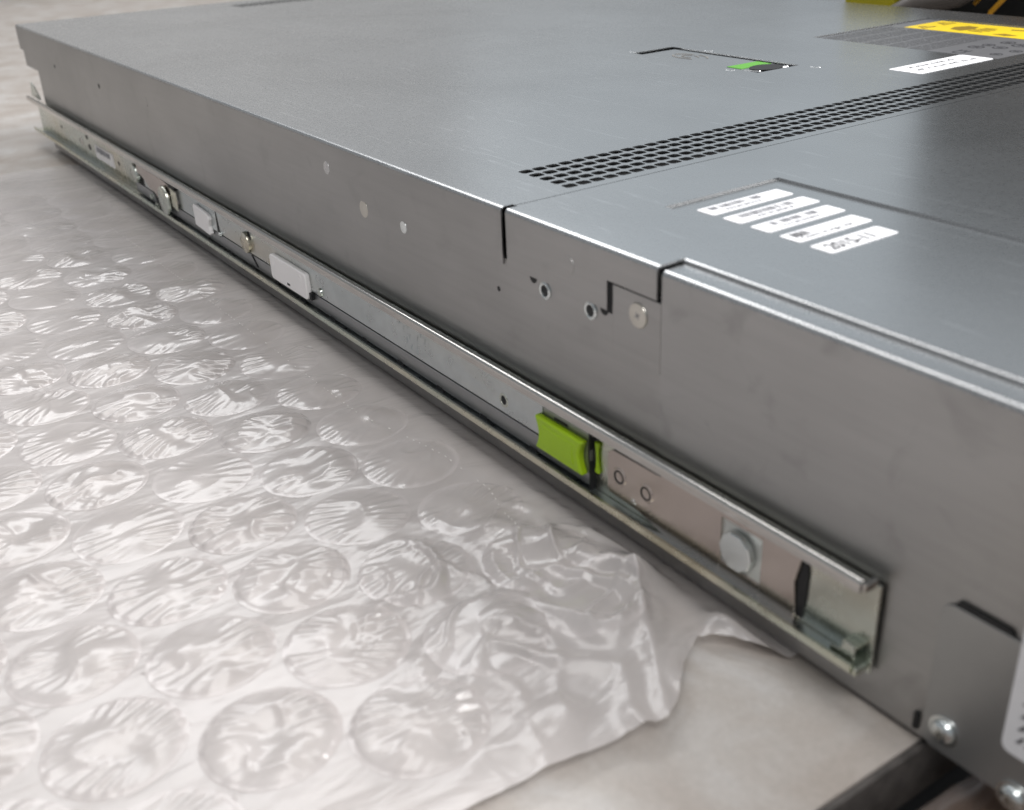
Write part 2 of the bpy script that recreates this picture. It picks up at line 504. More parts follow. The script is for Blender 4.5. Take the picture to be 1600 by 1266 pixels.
# chassis side: the lower wall, the strip above it, the front side panel with its flange
SIDE = 1.15
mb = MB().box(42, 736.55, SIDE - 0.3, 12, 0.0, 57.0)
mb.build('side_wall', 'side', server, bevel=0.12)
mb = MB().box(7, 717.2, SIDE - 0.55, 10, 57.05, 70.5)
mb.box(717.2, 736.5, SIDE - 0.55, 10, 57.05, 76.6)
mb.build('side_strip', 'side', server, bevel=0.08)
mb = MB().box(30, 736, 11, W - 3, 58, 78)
mb.build('dark_interior', 'dark', server)  # near-black box painted as the unlit inside behind the vents
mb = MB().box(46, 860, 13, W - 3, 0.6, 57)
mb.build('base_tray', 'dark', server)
PX0 = 736.6
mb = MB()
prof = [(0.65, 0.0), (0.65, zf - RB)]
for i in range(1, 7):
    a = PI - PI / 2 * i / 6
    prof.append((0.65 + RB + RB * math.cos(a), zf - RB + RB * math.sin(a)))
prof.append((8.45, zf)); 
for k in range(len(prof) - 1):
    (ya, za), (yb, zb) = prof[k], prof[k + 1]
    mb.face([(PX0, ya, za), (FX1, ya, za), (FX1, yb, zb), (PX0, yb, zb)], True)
facing_shade(mb.build('front_side_panel', 'panel', server, smooth=True, solid=1.0, angle=50), 'panel', 'hood')

# pressed parts on the side
def disc(cx, cz, r, name, mat, y=0.0, h=0.25, dome=0.15):
    MB().lathe_y(cx, cz, [(r * 0.55, y - h - dome * .3), (r * 0.8, y - h), (r * 0.95, y - h * 0.8), (r, y + 0.2)], 28).build(name, mat, server, smooth=True)
disc(570.8, 65.6, 3.4, 'rivet', 'rivet', SIDE - 0.55, 0.12)
disc(601.0, 65.5, 2.3, 'rivet', 'screw', SIDE - 0.55, 0.12)
disc(548.5, 39.1, 2.4, 'rivet', 'side', SIDE, 0.15)
disc(542.8, 76.0, 2.6, 'pressed_dimple', 'hood', 0.0, 0.10)
disc(698.1, 77.0, 3.0, 'rivet', 'side', 0.0, 0.12)
disc(102.7, 66.7, 1.5, 'hole', 'black', SIDE - 0.55, 0.05)
disc(214.5, 66.9, 1.8, 'hole', 'black', SIDE - 0.55, 0.05)
disc(313.0, 70.5, 2.4, 'pressed_dimple', 'side', 0.0, 0.08)
disc(661.0, 59.5, 0.9, 'pressed_dimple', 'dark', SIDE - 0.55, 0.03)
for (cx, cz) in ((686.2, 66.0), (707.7, 66.3)):
    ring = MB().lathe_y(cx, cz, [(1.65, 0.9), (1.75, 0.15), (2.3, 0.0), (2.7, 0.2), (2.85, SIDE)], 28)
    ring.f = ring.f[:-2]
    e = ring.build('eyelet', 'screw', server, smooth=True)
    MB().lathe_y(cx, cz, [(1.7, SIDE - 0.60), (1.7, SIDE)], 20).build('eyelet_bore', 'black', e)
for (cx, cz) in ((680.2, 68.75), (713.6, 68.75)):
    MB().prism_y([(cx - 1.9, cz)] + [(cx + 1.9 * math.cos(a), cz + 2.1 * math.sin(a)) for a in [PI + PI * i / 10 for i in range(1, 10)]] + [(cx + 1.9, cz)], SIDE - 0.6, SIDE).build('relief_hole', 'black', server)
sc = MB().lathe_y(727.8, 70.9, [(3.1, 0.15), (3.4, 0.2), (3.55, 0.45), (3.55, SIDE)], 32).build('screw', 'rivet', server, smooth=True)
mb = MB()
for a in (0.5, 0.5 + PI / 2):
    c, s_ = math.cos(a), math.sin(a)
    mb.prism_y([(727.8 + c * u - s_ * v, 70.9 + s_ * u + c * v) for (u, v) in ((-1.1, -0.28), (1.1, -0.28), (1.1, 0.28), (-1.1, 0.28))], 0.12, 0.3)
mb.build('cross_recess', 'greystrip', sc)
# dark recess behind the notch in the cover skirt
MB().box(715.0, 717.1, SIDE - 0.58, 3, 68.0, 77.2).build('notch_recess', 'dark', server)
MB().box(722, 735.2, SIDE - 0.5, 4, 76.5, 77.5).build('skirt_gap', 'black', server)

# front ear
ear = MB().prism_y(rrect(825.6, 900, 0.1, 38.0, 3.5), -0.25, 0.25).build('mounting_ear', 'ear', server, bevel=0.15)
ear['label'] = 'smooth grey painted mounting ear with two cross-head screws'
MB().prism_y(rrect(828.6, 841.6, 37.0, 39.6, 1.2), -0.05, 0.28).build('ear_slot', 'black', ear)
def pan_screw(cx, cz, parent):
    s = MB().lathe_y(cx, cz, [(0.9, -2.25), (1.7, -2.1), (2.4, -1.7), (2.75, -1.1), (2.85, -0.75), (2.85, -0.7), (3.6, -0.65), (3.7, -0.25)], 32).build('screw', 'screw', parent, smooth=True)
    mb = MB()
    for a in (0.2, 0.2 + PI / 2):
        c, s_ = math.cos(a), math.sin(a)
        mb.prism_y([(cx + c * u - s_ * v, cz + s_ * u + c * v) for (u, v) in ((-1.4, -0.35), (1.4, -0.35), (1.4, 0.35), (-1.4, 0.35))], -2.32, -2.0)
    mb.build('cross_recess', 'rivet', s)
pan_screw(831.0, 6.4, server)
pan_screw(848.2, 1.4, server)
MB().box(823.2, 824.4, -0.05, 0.5, 1.5, 6.0).build('relief_slit', 'black', server)
st = MB().prism_y(rrect(843.6, 880, 11.6, 60, 2.0), -0.45, -0.27).build('ear_sticker', 'paper', server)
st['label'] = 'white sticker with faint grey print on the mounting ear'
mb = MB()
for k in range(9):
    z = 15 + k * 3.2
    for i in range(6):
        a = i * 0.9 + k
        mb.prism_y([(846.4 + 2.0 * (i % 2) + 0.3 * math.sin(a), z), (847.2 + 2.0 * (i % 2) + 0.3 * math.sin(a), z + 0.3), (848.2 + 2.2 * (i % 2), z + 2.1), (847.7 + 2.2 * (i % 2), z + 2.1)], -0.50, -0.44)
mb.build('sticker_print', 'ink_soft', st)

# ---- labels on the top
def txt_mesh(body, name, size_mm, mat, parent, origin, xdir, ydir, bold=0.0, squeeze=1.0):
    """flat lettering laid on a surface: origin in mm, xdir reading direction, ydir up direction of the letters"""
    cu = bpy.data.curves.new(name, 'FONT'); cu.body = body; cu.size = 1.0; cu.offset = bold
    cu.extrude = 0.0
    t = bpy.data.objects.new(name, cu); col.objects.link(t)
    bpy.context.view_layer.update()
    dg = bpy.context.evaluated_depsgraph_get()
    me = bpy.data.meshes.new_from_object(t.evaluated_get(dg))
    bpy.data.objects.remove(t); bpy.data.curves.remove(cu)
    xd = Vector(xdir); yd = Vector(ydir); o0 = Vector(origin) * MM
    for v in me.vertices:
        v.co = o0 + xd * (v.co.x * size_mm * MM * squeeze) + yd * (v.co.y * size_mm * MM)
    me.update()
    me.materials.clear(); me.materials.append(M[mat])
    o = bpy.data.objects.new(name, me); col.objects.link(o); o.parent = parent
    return o

def barcode(parent, x0, x1, y0, y1, z, dens, mat='ink'):
    mb = MB(); y = y0
    while y < y1:
        w = random.choice((0.22, 0.3, 0.5)); g = random.choice((0.2, 0.3, 0.45))
        if random.random() < dens: mb.box(x0, x1, y, min(y + w, y1), z, z + 0.04)
        y += w + g
    return mb.build('barcode', mat, parent)

def small_marks(parent, x, y, z):
    mb = MB()
    for k in range(10):
        w = random.choice((0.7, 0.9, 1.1)); yy = y + k * 1.45
        mb.box(x - 1.7, x, yy, yy + w * 0.4, z, z + 0.04)
        mb.box(x - 1.7, x - 1.2 + 0.5 * (k % 2), yy + w * 0.4, yy + w, z, z + 0.04)
    return mb.build('small_print', 'ink_soft', parent)

LZ = H - 0.75 + 0.14
rows = [(704.7, 712.0, 41.7, 74.8), (715.4, 722.6, 41.6, 74.4), (726.2, 733.5, 41.5, 72.6), (737.2, 744.6, 41.2, 70.4), (748.3, 755.9, 40.6, 67.0)]
names = ['first white barcode label, nearest the perforated band', 'second white label with a long barcode', 'third white label with a faint grey barcode', 'fourth white label with a short barcode and country of origin', 'fifth white label printed with a bold date, nearest the front']
for k, (x0, x1, y0, y1) in enumerate(rows):
    lab = MB().prism_z(rrect(x0, x1, y0, y1, 0.9), LZ - 0.13, LZ).build('paper_label', 'paper', server)
    lab['label'] = names[k]
    zt = LZ + 0.03
    if k == 0:
        barcode(lab, x0 + 1.0, x0 + 3.6, y0 + 3.2, y0 + 24, zt, 0.85, 'ink_soft')
        small_marks(lab, x1 - 0.9, y0 + 7, zt)
    elif k == 1:
        barcode(lab, x0 + 1.0, x0 + 3.8, y0 + 4.5, y0 + 28, zt, 0.9, 'ink_soft')
        small_marks(lab, x1 - 0.8, y0 + 9, zt)
    elif k == 2:
        barcode(lab, x0 + 1.0, x0 + 3.6, y0 + 5, y0 + 24, zt, 0.8, 'ink_soft')
        small_marks(lab, x1 - 0.9, y0 + 8, zt)
    elif k == 3:
        barcode(lab, x0 + 1.0, x0 + 4.2, y0 + 2.5, y0 + 8.5, zt, 0.95)
        txt_mesh('Country of origin: USA', 'origin_text', 2.5, 'ink', lab, (x1 - 1.3, y0 + 3.2, zt + 0.03), (0, 1, 0), (-1, 0, 0), 0.0, 0.85)
    else:
        txt_mesh('2015-11', 'date_text', 6.2, 'ink', lab, (x1 - 1.6, y0 + 2.6, zt + 0.03), (0, 1, 0), (-1, 0, 0), 0.022, 0.86)

# white label with two lines of small dark print beside the perforated band
lab = MB().prism_z(rrect(600.8, 619.0, 257.6, 312.3, 2.0), H + 0.02, H + 0.16).build('paper_label', 'paper', server)
lab['label'] = 'white label with two dark printed lines near the far end of the perforated band'
mb = MB()
for (xr, ya, yb) in ((607.2, 266, 300), (613.4, 264, 307)):
    y = ya
    while y < yb:
        n = random.randint(3, 9)
        for _ in range(n):
            h = random.choice((1.8, 1.8, 2.6)); w = random.choice((0.5, 0.8, 1.0))
            mb.box(xr - h, xr, y, y + w * 0.55, H + 0.18, H + 0.22)
            if random.random() < 0.6: mb.box(xr - h, xr - h + 0.5, y, y + w, H + 0.18, H + 0.22)
            y += w + 0.35
            if y > yb: break
        y += 1.6
mb.build('print_line', 'ink', lab)

# information film with rows of small print, regulatory marks and a yellow warning label
info = MB().box(IX0 + 1.5, IX1 - 1.5, IY0 + 0.8, IY1 - 0.8, IZ + 0.03, IZ + 0.12).build('information_label', 'info', server)
info['label'] = 'dark grey information label with fine print in a recess of the rear cover'
mb = MB()
for k in range(44):
    x = 511 + k * 1.55
    if k % 9 == 8: continue
    y = 316
    while y < 372:
        L = random.uniform(2, 9)
        mb.box(x, x + 0.75, y, min(y + L, 373), IZ + 0.15, IZ + 0.18); y += L + random.uniform(0.7, 1.6)
mb.build('fine_print', 'ink_grey', info)
txt_mesh('CE', 'ce_mark', 9, 'ink', info, (596, 318, IZ + 0.2), (0, 1, 0), (-1, 0, 0), 0.01)
mb = MB()
for (cx, cy, r) in ((590, 340, 3.2), (591, 349, 2.6), (600, 345, 3.0), (604, 357, 3.8), (594, 361, 3.0), (612, 340, 2.5), (610, 327, 2.4)):
    for i in range(12):
        a0 = 2 * PI * i / 12; a1 = a0 + 2 * PI / 12 * 0.9
        mb.prism_z([(cx + r * math.cos(a0), cy + r * math.sin(a0)), (cx + r * 1.3 * math.cos(a0), cy + r * 1.3 * math.sin(a0)), (cx + r * 1.3 * math.cos(a1), cy + r * 1.3 * math.sin(a1)), (cx + r * math.cos(a1), cy + r * math.sin(a1))], IZ + 0.15, IZ + 0.2)
    mb.box(cx - r * .5, cx + r * .5, cy - r * .4, cy + r * .5, IZ + 0.15, IZ + 0.19)
mb.build('regulatory_mark', 'ink', info)
yel = MB().box(519, 616, 375.5, 409.5, IZ + 0.14, IZ + 0.24).build('warning_label', 'yellow', server)
yel['label'] = 'yellow warning label with dark pictograms in the information recess'
mb = MB(); zy = IZ + 0.26
def poly(pts): mb.prism_z(pts, zy, zy + 0.04)
for (cx, cy) in ((527, 383), (527, 401), (594, 392)):
    poly([(cx - 5, cy), (cx + 4, cy - 6), (cx + 4, cy - 4.6), (cx - 2.8, cy)])
    poly([(cx - 5, cy), (cx - 2.8, cy), (cx + 4, cy + 4.6), (cx + 4, cy + 6)])
    poly([(cx + 3, cy - 5), (cx + 4.3, cy - 5), (cx + 4.3, cy + 5), (cx + 3, cy + 5)])
    poly([(cx - 1.5, cy - 0.7), (cx + 2, cy - 0.7), (cx + 2, cy + 0.7), (cx - 1.5, cy + 0.7)])
poly([(543, 384), (551, 382), (554, 390), (551, 399), (544, 400), (540, 392)])
for i in range(4): poly([(554 + i * 0.5, 384 + i * 4), (566 - abs(i - 1.5) * 2, 383 + i * 4.4), (566 - abs(i - 1.5) * 2, 385.4 + i * 4.4), (554 + i * 0.5, 386.6 + i * 4)])
poly([(571, 381), (580, 379), (585, 383), (576, 386)])
poly([(571, 398), (584, 401), (583, 404), (570, 401)])
for i in range(4): poly([(600 + i * 3, 381), (602 + i * 3, 381), (602 + i * 3, 404), (600 + i * 3, 404)])
mb.build('pictogram', 'ink_brown', yel)

# ------------------------------------------------------------------ slide rail
rail = empty('slide_rail', (0, 0, 0), 'long zinc-plated slide rail with a green latch along the server side', 'slide rail')
def profile_x(name, prof, x0, x1, mat, thick, nseg=1, parent=rail):
    mb = MB()
    xs = [x0 + (x1 - x0) * i / nseg for i in range(nseg + 1)]
    for i in range(nseg):
        for k in range(len(prof) - 1):
            (ya, za), (yb, zb) = prof[k], prof[k + 1]
            mb.face([(xs[i], ya, za), (xs[i + 1], ya, za), (xs[i + 1], yb, zb), (xs[i], yb, zb)], True)
    return mb.build(name, mat, parent, smooth=True, solid=thick, angle=60)
def arc(cy, cz, r, a0, a1, n=6):
    return [(cy + r * math.cos(a0 + (a1 - a0) * i / n), cz + r * math.sin(a0 + (a1 - a0) * i / n)) for i in range(n + 1)]
# back plate
MB().box(22, 811.6, -1.2, -0.2, 9.0, 33.2).build('back_plate', 'zinc', rail, bevel=0.2)
# upper lip: outwards from the plate, rounded over, turned down
lip = [(-5.8, 32.5)] + arc(-4.5, 34.4, 1.3, PI, PI * 0.28, 10) + [(-0.95, 31.9)]
profile_x('upper_lip', lip, 10, 809.6, 'chrome', 0.9)
MB().lathe_y(0, 0, [(0.1, 0), (0.1, 0.01)], 3)
# lower lip: outwards, rounded under, turned up; seen from the outside
low = [(-1.2, 9.9)] + arc(-4.9, 11.0, 1.1, -PI / 2, -PI, 6) + [(-6.0, 12.7)]
profile_x('lower_lip', low, 14, 809.6, 'zinc_yellow', 0.9)
MB().box(30, 806, -4.6, -1.25, 10.9, 11.5).build('raceway', 'zinc_blue', rail, bevel=0.4)
# sliding member: the blue plate above, the grey strip below, a dark joint between
pl = MB().box(290, 688.0, -3.2, -1.9, 19.3, 33.6).build('member_plate', 'zinc_blue', rail, bevel=0.2)
MB().box(270, 711.2, -2.9, -1.5, 12.6, 18.5).build('member_strip', 'greystrip', rail, bevel=0.15)
MB().box(280, 711.0, -1.8, -1.25, 11.5, 33.0).build('member_back', 'black', rail)
MB().box(688.2, 711.2, -3.0, -1.85, 18.6, 33.6).build('latch_seat', 'greystrip', rail, bevel=0.15)
for k in range(11):
    x = 393.4 + 28.85 * k
    MB().prism_y([(x - 2.4, 11.3), (x + 2.4, 11.3), (x + 1.7, 13.0), (x - 1.7, 13.0)], -3.15, -1.6).build('ball_stop', 'black', rail)
# pressed hole in the plate
b_ = MB().lathe_y(666.5, 23.9, [(1.5, -3.05), (1.6, -3.32), (2.0, -3.42), (2.4, -3.35), (2.6, -3.15)], 24)
b_.f = b_.f[:-2]
e = b_.build('pressed_hole', 'zinc', rail, smooth=True)
MB().lathe_y(666.5, 23.9, [(1.65, -3.24), (1.65, -3.0)], 16).build('bore', 'dark', e)
# stamped characters
mb = MB()
for (x, z, a) in ((598, 30, .3), (601, 28.5, 0), (604, 30, .2), (603, 24.5, .4), (605, 26, .1), (611, 27.5, 0), (613.5, 29.5, .3), (616.5, 28.0, .1), (606, 22.3, .2), (610, 21.8, .5)):
    c, s_ = math.cos(a), math.sin(a)
    mb.prism_y([(x + c * u - s_ * v, z + s_ * u + c * v) for (u, v) in ((-0.25, -1.0), (0.25, -1.0), (0.25, 1.0), (-0.25, 1.0))], -3.32, -3.1)
    mb.prism_y([(x + c * u - s_ * v, z + s_ * u + c * v) for (u, v) in ((0.25, 0.6), (1.2, 0.6), (1.2, 1.0), (0.25, 1.0))], -3.32, -3.1)
mb.build('stamping', 'zinc_blue', pl)
# green latch
def concave(x0, x1, z0, z1, dx, n=10):
    pts = [(x0, z0), (x1, z0)]
    pts += [(x1 - dx * math.sin(PI * i / n), z0 + (z1 - z0) * i / n) for i in range(1, n)]
    pts += [(x1, z1), (x0, z1)]
    pts += [(x0 + dx * math.sin(PI * i / n), z1 + (z0 - z1) * i / n) for i in range(1, n)]
    return pts
gl = MB().prism_y(concave(686.6, 710.4, 16.4, 27.6, 1.9), -5.6, -2.9).build('green_latch', 'green', rail, bevel=0.7, smooth=True)
gl['label'] = 'bright green plastic latch on the rail'
MB().prism_y(concave(690.5, 706.5, 18.8, 25.4, 0.9), -5.75, -5.5).build('latch_grip', 'green', gl, bevel=0.12)
MB().prism_y([(694, 28.0), (700.5, 28.0), (700.5, 28.7), (694, 28.7)], -3.25, -2.95).build('latch_slot', 'black', gl)
# dark joint at the end of the member
MB().prism_y([(711.1, 11.0), (711.7, 11.0), (711.6, 19), (711.0, 22), (711.3, 26), (711.8, 32.6), (711.3, 32.6), (710.7, 26), (710.5, 22), (711.1, 18)], -3.4, -1.2).build('member_joint', 'black', rail)
MB().prism_y(concave(712.0, 714.2, 17.5, 27.8, 0.7), -2.3, -1.2).build('latch_reflection', 'green', rail, bevel=0.5)  # green sliver drawn for the latch's reflection in the plate
# spring plate
sp = [(718.2, 15.6), (719.4, 14.4), (731, 14.0), (743, 11.2), (789.0, 11.2), (789.0, 12.5), (789.4, 15.0), (788.6, 22.5), (790.4, 29.5), (789.6, 30.6),
      (745, 31.0), (739.5, 29.0), (720.5, 28.6), (718.4, 27.2)]
mb = MB()
# plate with the square opening: split in four convex pieces round the hole
hx0, hx1, hz0, hz1 = 764.0, 778.0, 14.9, 28.2
def pr(pts): mb.prism_y(pts, -2.3, -1.5)
pr([(718.2, 15.6), (719.4, 14.4), (731, 14.0), (743, 11.2), (hx0, 11.2), (hx0, 31.0), (745, 31.0), (739.5, 29.0), (720.5, 28.6), (718.4, 27.2)])
pr([(hx0 + .01, 11.2), (hx1, 11.2), (hx1, hz0), (hx0 + .01, hz0)])
pr([(hx0 + .01, hz1), (hx1, hz1), (hx1, 30.9), (hx0 + .01, 30.9)])
pr([(hx1 + .01, 11.2), (789.2, 11.2), (789.5, 15.0), (788.7, 22.5), (790.4, 29.5), (789.6, 30.6), (hx1 + .01, 30.9)])
spring = mb.build('spring_plate', 'spring', rail, bevel=0.12)
spring['label'] = 'pinkish steel spring plate near the front end of the rail'
MB().prism_y([(789.6, 13.0), (791.2, 12.6), (792.0, 18), (792.3, 26), (791.6, 31.2), (790.9, 31.4), (789.2, 22.5)], -1.7, -1.15).build('end_slot', 'black', rail)
MB().box(721.5, 741, -2.34, -2.1, 29.1, 29.7).build('spring_groove', 'black', spring)
for (cx, cz) in ((723.7, 21.2), (735.2, 21.2)):
    r = MB().lathe_y(cx, cz, [(1.5, -2.40), (1.7, -2.5), (2.4, -2.58), (2.75, -2.5), (2.95, -2.25)], 28).build('spot_rivet', 'spring', spring, smooth=True)
    q = MB().lathe_y(cx, cz, [(1.6, -2.60), (2.15, -2.62), (2.2, -2.45)], 28)
    q.f = q.f[:-2]
    q.build('rivet_groove', 'dark', r)
MB().lathe_y(729.7, 15.9, [(0.4, -2.6), (0.9, -2.5), (1.1, -2.2)], 14).build('pip', 'chrome', spring, smooth=True)
MB().box(hx0 - 1, hx1 + 1, -1.6, -1.25, hz0 - 1, hz1 + 1).build('opening_back', 'pale_zinc', spring)
bolt = MB().lathe_y(770.6, 21.3, [(5.1, -4.0), (5.4, -3.85), (5.5, -3.5), (5.5, -2.5), (3.2, -2.4), (3.2, -1.3)], 10).build('bolt_head', 'screw', rail)
bolt['label'] = 'flat round bolt head in a square opening near the front end'
# tab at the front end
MB().prism_y([(802.2, 11.2), (809.0, 10.8), (809.0, 16.4), (806.2, 16.8), (804.8, 13.8), (802.2, 13.6)], -4.2, -3.6).build('end_tab', 'zinc', rail, bevel=0.2)
MB().box(805, 809.0, -3.6, -1.2, 15.4, 16.2).build('end_tab_bridge', 'zinc_yellow', rail, bevel=0.2)
for (yy, zz, m_) in ((-4.6, 34.0, 'chrome'), (-4.6, 11.2, 'zinc_yellow')):
    MB().box(809.6, 811.0, -5.6, -1.2, zz - 1.0 if zz > 20 else zz - 1.4, zz + 1.4 if zz > 20 else zz + 0.8).build('lip_end', m_, rail, bevel=0.6)
# white plastic clips
wc = MB().prism_y(rrect(481.2, 519.6, 15.6, 27.4, 2.0), -5.6, -3.1).build('white_clip', 'white_plastic', rail, bevel=0.6)
wc['label'] = 'long white plastic clip in the middle of the rail'
MB().box(499, 502, -5.66, -5.5, 17.2, 18.2).build('clip_slot', 'black', wc)
for cx in (485.5, 514.5):
    MB().lathe_y(cx, 24.2, [(1.2, -5.62), (1.5, -5.72), (1.6, -5.5)], 18).build('clip_boss', 'white_plastic', wc, smooth=True)
MB().box(519.6, 521.6, -4.6, -3.1, 16.0, 19.0).build('clip_tooth', 'black', wc)
wc2 = MB().prism_y([(380.4, 17.4), (400.6, 16.2), (402.4, 17.4), (400.8, 21), (402.8, 25.0), (401.6, 26.6), (398.6, 27.4), (381.6, 28.6), (380.4, 27.6)], -5.2, -3.1).build('white_clip', 'white_plastic', rail, bevel=0.5)
wc2['label'] = 'short white plastic clip toward the rear of the rail'
mb = MB().prism_y([(408.5, 18.5), (411.5, 17.5), (412.0, 20.5), (409.8, 31), (409.0, 31)], -3.32, -3.1)
mb.build('hook_slot', 'black', rail)
MB().lathe_y(412.4, 19.4, [(0.6, -4.4), (1.2, -4.2), (1.4, -3.1)], 14).build('hook_pin', 'screw', rail, smooth=True)
for cx in (477.4, 529.3):
    MB().lathe_y(cx, 21.6, [(0.8, -4.3), (1.7, -4.0), (2.0, -3.1)], 16).build('pip', 'zinc', rail, smooth=True)
MB().lathe_y(449.5, 24.2, [(4.6, -5.0), (5.0, -4.8), (5.2, -4.2), (5.2, -3.1)], 30).build('rivet_head', 'zinc', rail, smooth=True)
MB().prism_y([(450, 29.0), (453, 30.4), (455.5, 27.0), (453.5, 26.0)], -3.3, -3.1).build('rivet_relief', 'black', rail)
MB().prism_y([(452, 18.4), (453.2, 18.4), (458.8, 14.0), (457.8, 13.6)], -3.32, -2.7).build('rivet_relief', 'black', rail)
# rear half: lever, wheel, sticker, holes
lv = MB().prism_y([(281, 27.0), (291, 25.6), (303, 21.0), (312, 20.4), (322, 16.2), (336, 15.2), (352, 22.0), (350, 29.0), (330, 31.0), (283, 31.2)], -4.4, -3.3).build('lever', 'spring', rail, bevel=0.25)
MB().lathe_y(275.0, 24.6, [(4.9, -4.9), (5.5, -4.6), (5.8, -3.9), (5.8, -1.3)], 30).build('rivet_head', 'zinc', rail, smooth=True)
wh = MB().lathe_y(333.5, 20.6, [(2.0, -7.1), (7.0, -6.9), (7.9, -6.5), (8.2, -5.8), (8.2, -5.2), (7.4, -4.9), (5.6, -4.8), (5.6, -3.2)], 36).build('wheel', 'zinc', rail, smooth=True)
wh['label'] = 'round metal wheel under the lever toward the rear of the rail'
MB().prism_y([(344, 19.0), (352.5, 18.0), (352.5, 28.5), (344, 29.5)], -4.9, -4.3).build('nut', 'zinc_yellow', wh, bevel=0.2)
MB().prism_y([(340, 29.4), (351, 28.8), (352, 32.0), (343, 32.2)], -4.55, -4.3).build('nut_shadow_slot', 'black', wh)
MB().prism_y([(277, 31.4), (285, 30.2), (285.6, 32.8), (280, 33.4)], -3.4, -1.25).build('lever_gap', 'black', rail)
MB().prism_y([(303, 20.4), (308, 20.0), (316, 13.2), (311, 12.2)], -3.4, -1.25).build('lever_gap', 'black', rail)
MB().lathe_y(301, 15.6, [(0.8, -4.4), (1.6, -4.0), (1.8, -1.3)], 14).build('pip', 'zinc', rail, smooth=True)
MB().lathe_y(310, 12.4, [(0.8, -4.6), (1.6, -4.2), (1.8, -2.3)], 14).build('pip', 'zinc', rail, smooth=True)
sk = MB().prism_y(rrect(178.5, 221, 16.6, 25.6, 0.8), -1.5, -1.2).build('rail_sticker', 'white_plastic', rail)
sk['label'] = 'small white printed sticker at the rear of the rail'
mb = MB(); x = 182.0
while x < 214:
    w = random.choice((1.2, 1.8, 2.6))
    mb.box(x, x + w, -1.6, -1.48, 21.0 + random.uniform(-.6, .4), 24.4); x += w + random.choice((0.7, 1.1))
mb.build('sticker_print', 'ink_soft', sk)
for (cx, cz, r) in ((141, 21.6, 1.9), (160.5, 27.4, 1.9), (163.5, 20.8, 2.2), (90, 23.4, 1.3), (232, 22, 1.4)):
    MB().prism_y([(cx + r * 1.5 * math.cos(a), cz + r * math.sin(a)) for a in [2 * PI * i / 18 for i in range(18)]], -1.26, -1.1).build('punched_hole', 'black', rail)
MB().lathe_y(144, 22.2, [(1.6, -1.6), (2.6, -1.5), (2.9, -1.2)], 18).build('pip', 'chrome', rail, smooth=True)
MB().prism_y([(6, 34.5), (34, 34.5), (34, 37), (22, 43.5), (12, 45.5), (9, 40)], -0.9, -0.1).build('rear_tab', 'zinc', rail, bevel=0.2)

# ------------------------------------------------------------------ bubble wrap
wrap = empty('bubble_wrap', (0, 0, 0), 'sheet of large-bubble clear plastic wrap spread under and beside the server', 'bubble wrap')
def smooth01(t):
    t = max(0.0, min(1.0, t)); return t * t * (3 - 2 * t)
def edge_x(y):
    pts = [(-600, 786), (-120, 783), (-90, 783.5), (-70, 785), (-52, 787), (-42, 789.5), (-36, 786), (-26, 777), (-17, 772), (-12, 775), (-6, 785), (-2, 789), (30, 789)]
    for k in range(len(pts) - 1):
        if pts[k][0] <= y <= pts[k + 1][0]:
            t = (y - pts[k][0]) / (pts[k + 1][0] - pts[k][0])
            return pts[k][1] + t * (pts[k + 1][1] - pts[k][1])
    return 785
def seg_d(x, y, a, b):
    ax, ay = a; bx, by = b
    t = ((x - ax) * (bx - ax) + (y - ay) * (by - ay)) / ((bx - ax) ** 2 + (by - ay) ** 2)
    t = max(0, min(1, t))
    return math.hypot(x - ax - t * (bx - ax), y - ay - t * (by - ay)), t
def wrap_z(x, y):
    z = 0.15 * max(0.0, 1 - abs(noise.noise(Vector((x * 0.085 + y * 0.02, y * 0.022, 31.0)))) * 3.5) * smooth01((x - 200) / 200)
    z += 1.3 + 1.1 * noise.noise(Vector((x * 0.016, y * 0.016, 1.7))) + 0.35 * noise.noise(Vector((x * 0.05, y * 0.022, 5.1)))
    # raised fold near the loose corner
    d, t = seg_d(x, y, (742, -12), (788.5, -41.5))
    if d < 16: z += (4.6 - 2.0 * t) * math.exp(-d * 0.26)
    d, t = seg_d(x, y, (700, -30), (742, -12))
    if d < 22: z += 3.6 * math.exp(-(d / 7.0) ** 2)
    d, t = seg_d(x, y, (735, -52), (758, -30))
    if d < 22: z += 2.2 * math.exp(-(d / 6.0) ** 2)
    d, t = seg_d(x, y, (770, -8), (784, -2))
    if d < 14: z += 3.0 * math.exp(-(d / 4.5) ** 2)
    lo = smooth01((x - 670) / 40.0) * smooth01((y + 100) / 45.0)
    if lo > 0:                                # loose crumpled creases near the corner
        c1 = max(0.0, 1 - abs(noise.noise(Vector((x * 0.035, y * 0.05, 11.0)))) * 5.5)
        c2 = max(0.0, 1 - abs(noise.noise(Vector((x * 0.06 + y * 0.03, y * 0.06, 21.0)))) * 6.5)
        z += lo * (1.5 * c1 + 0.8 * c2)
    k = smooth01((y + 9) / 8.0)              # pressed flat under the server
    z = z * (1 - k) + (-0.9) * k
    return max(z, -1.6)
RBUB = 16.4
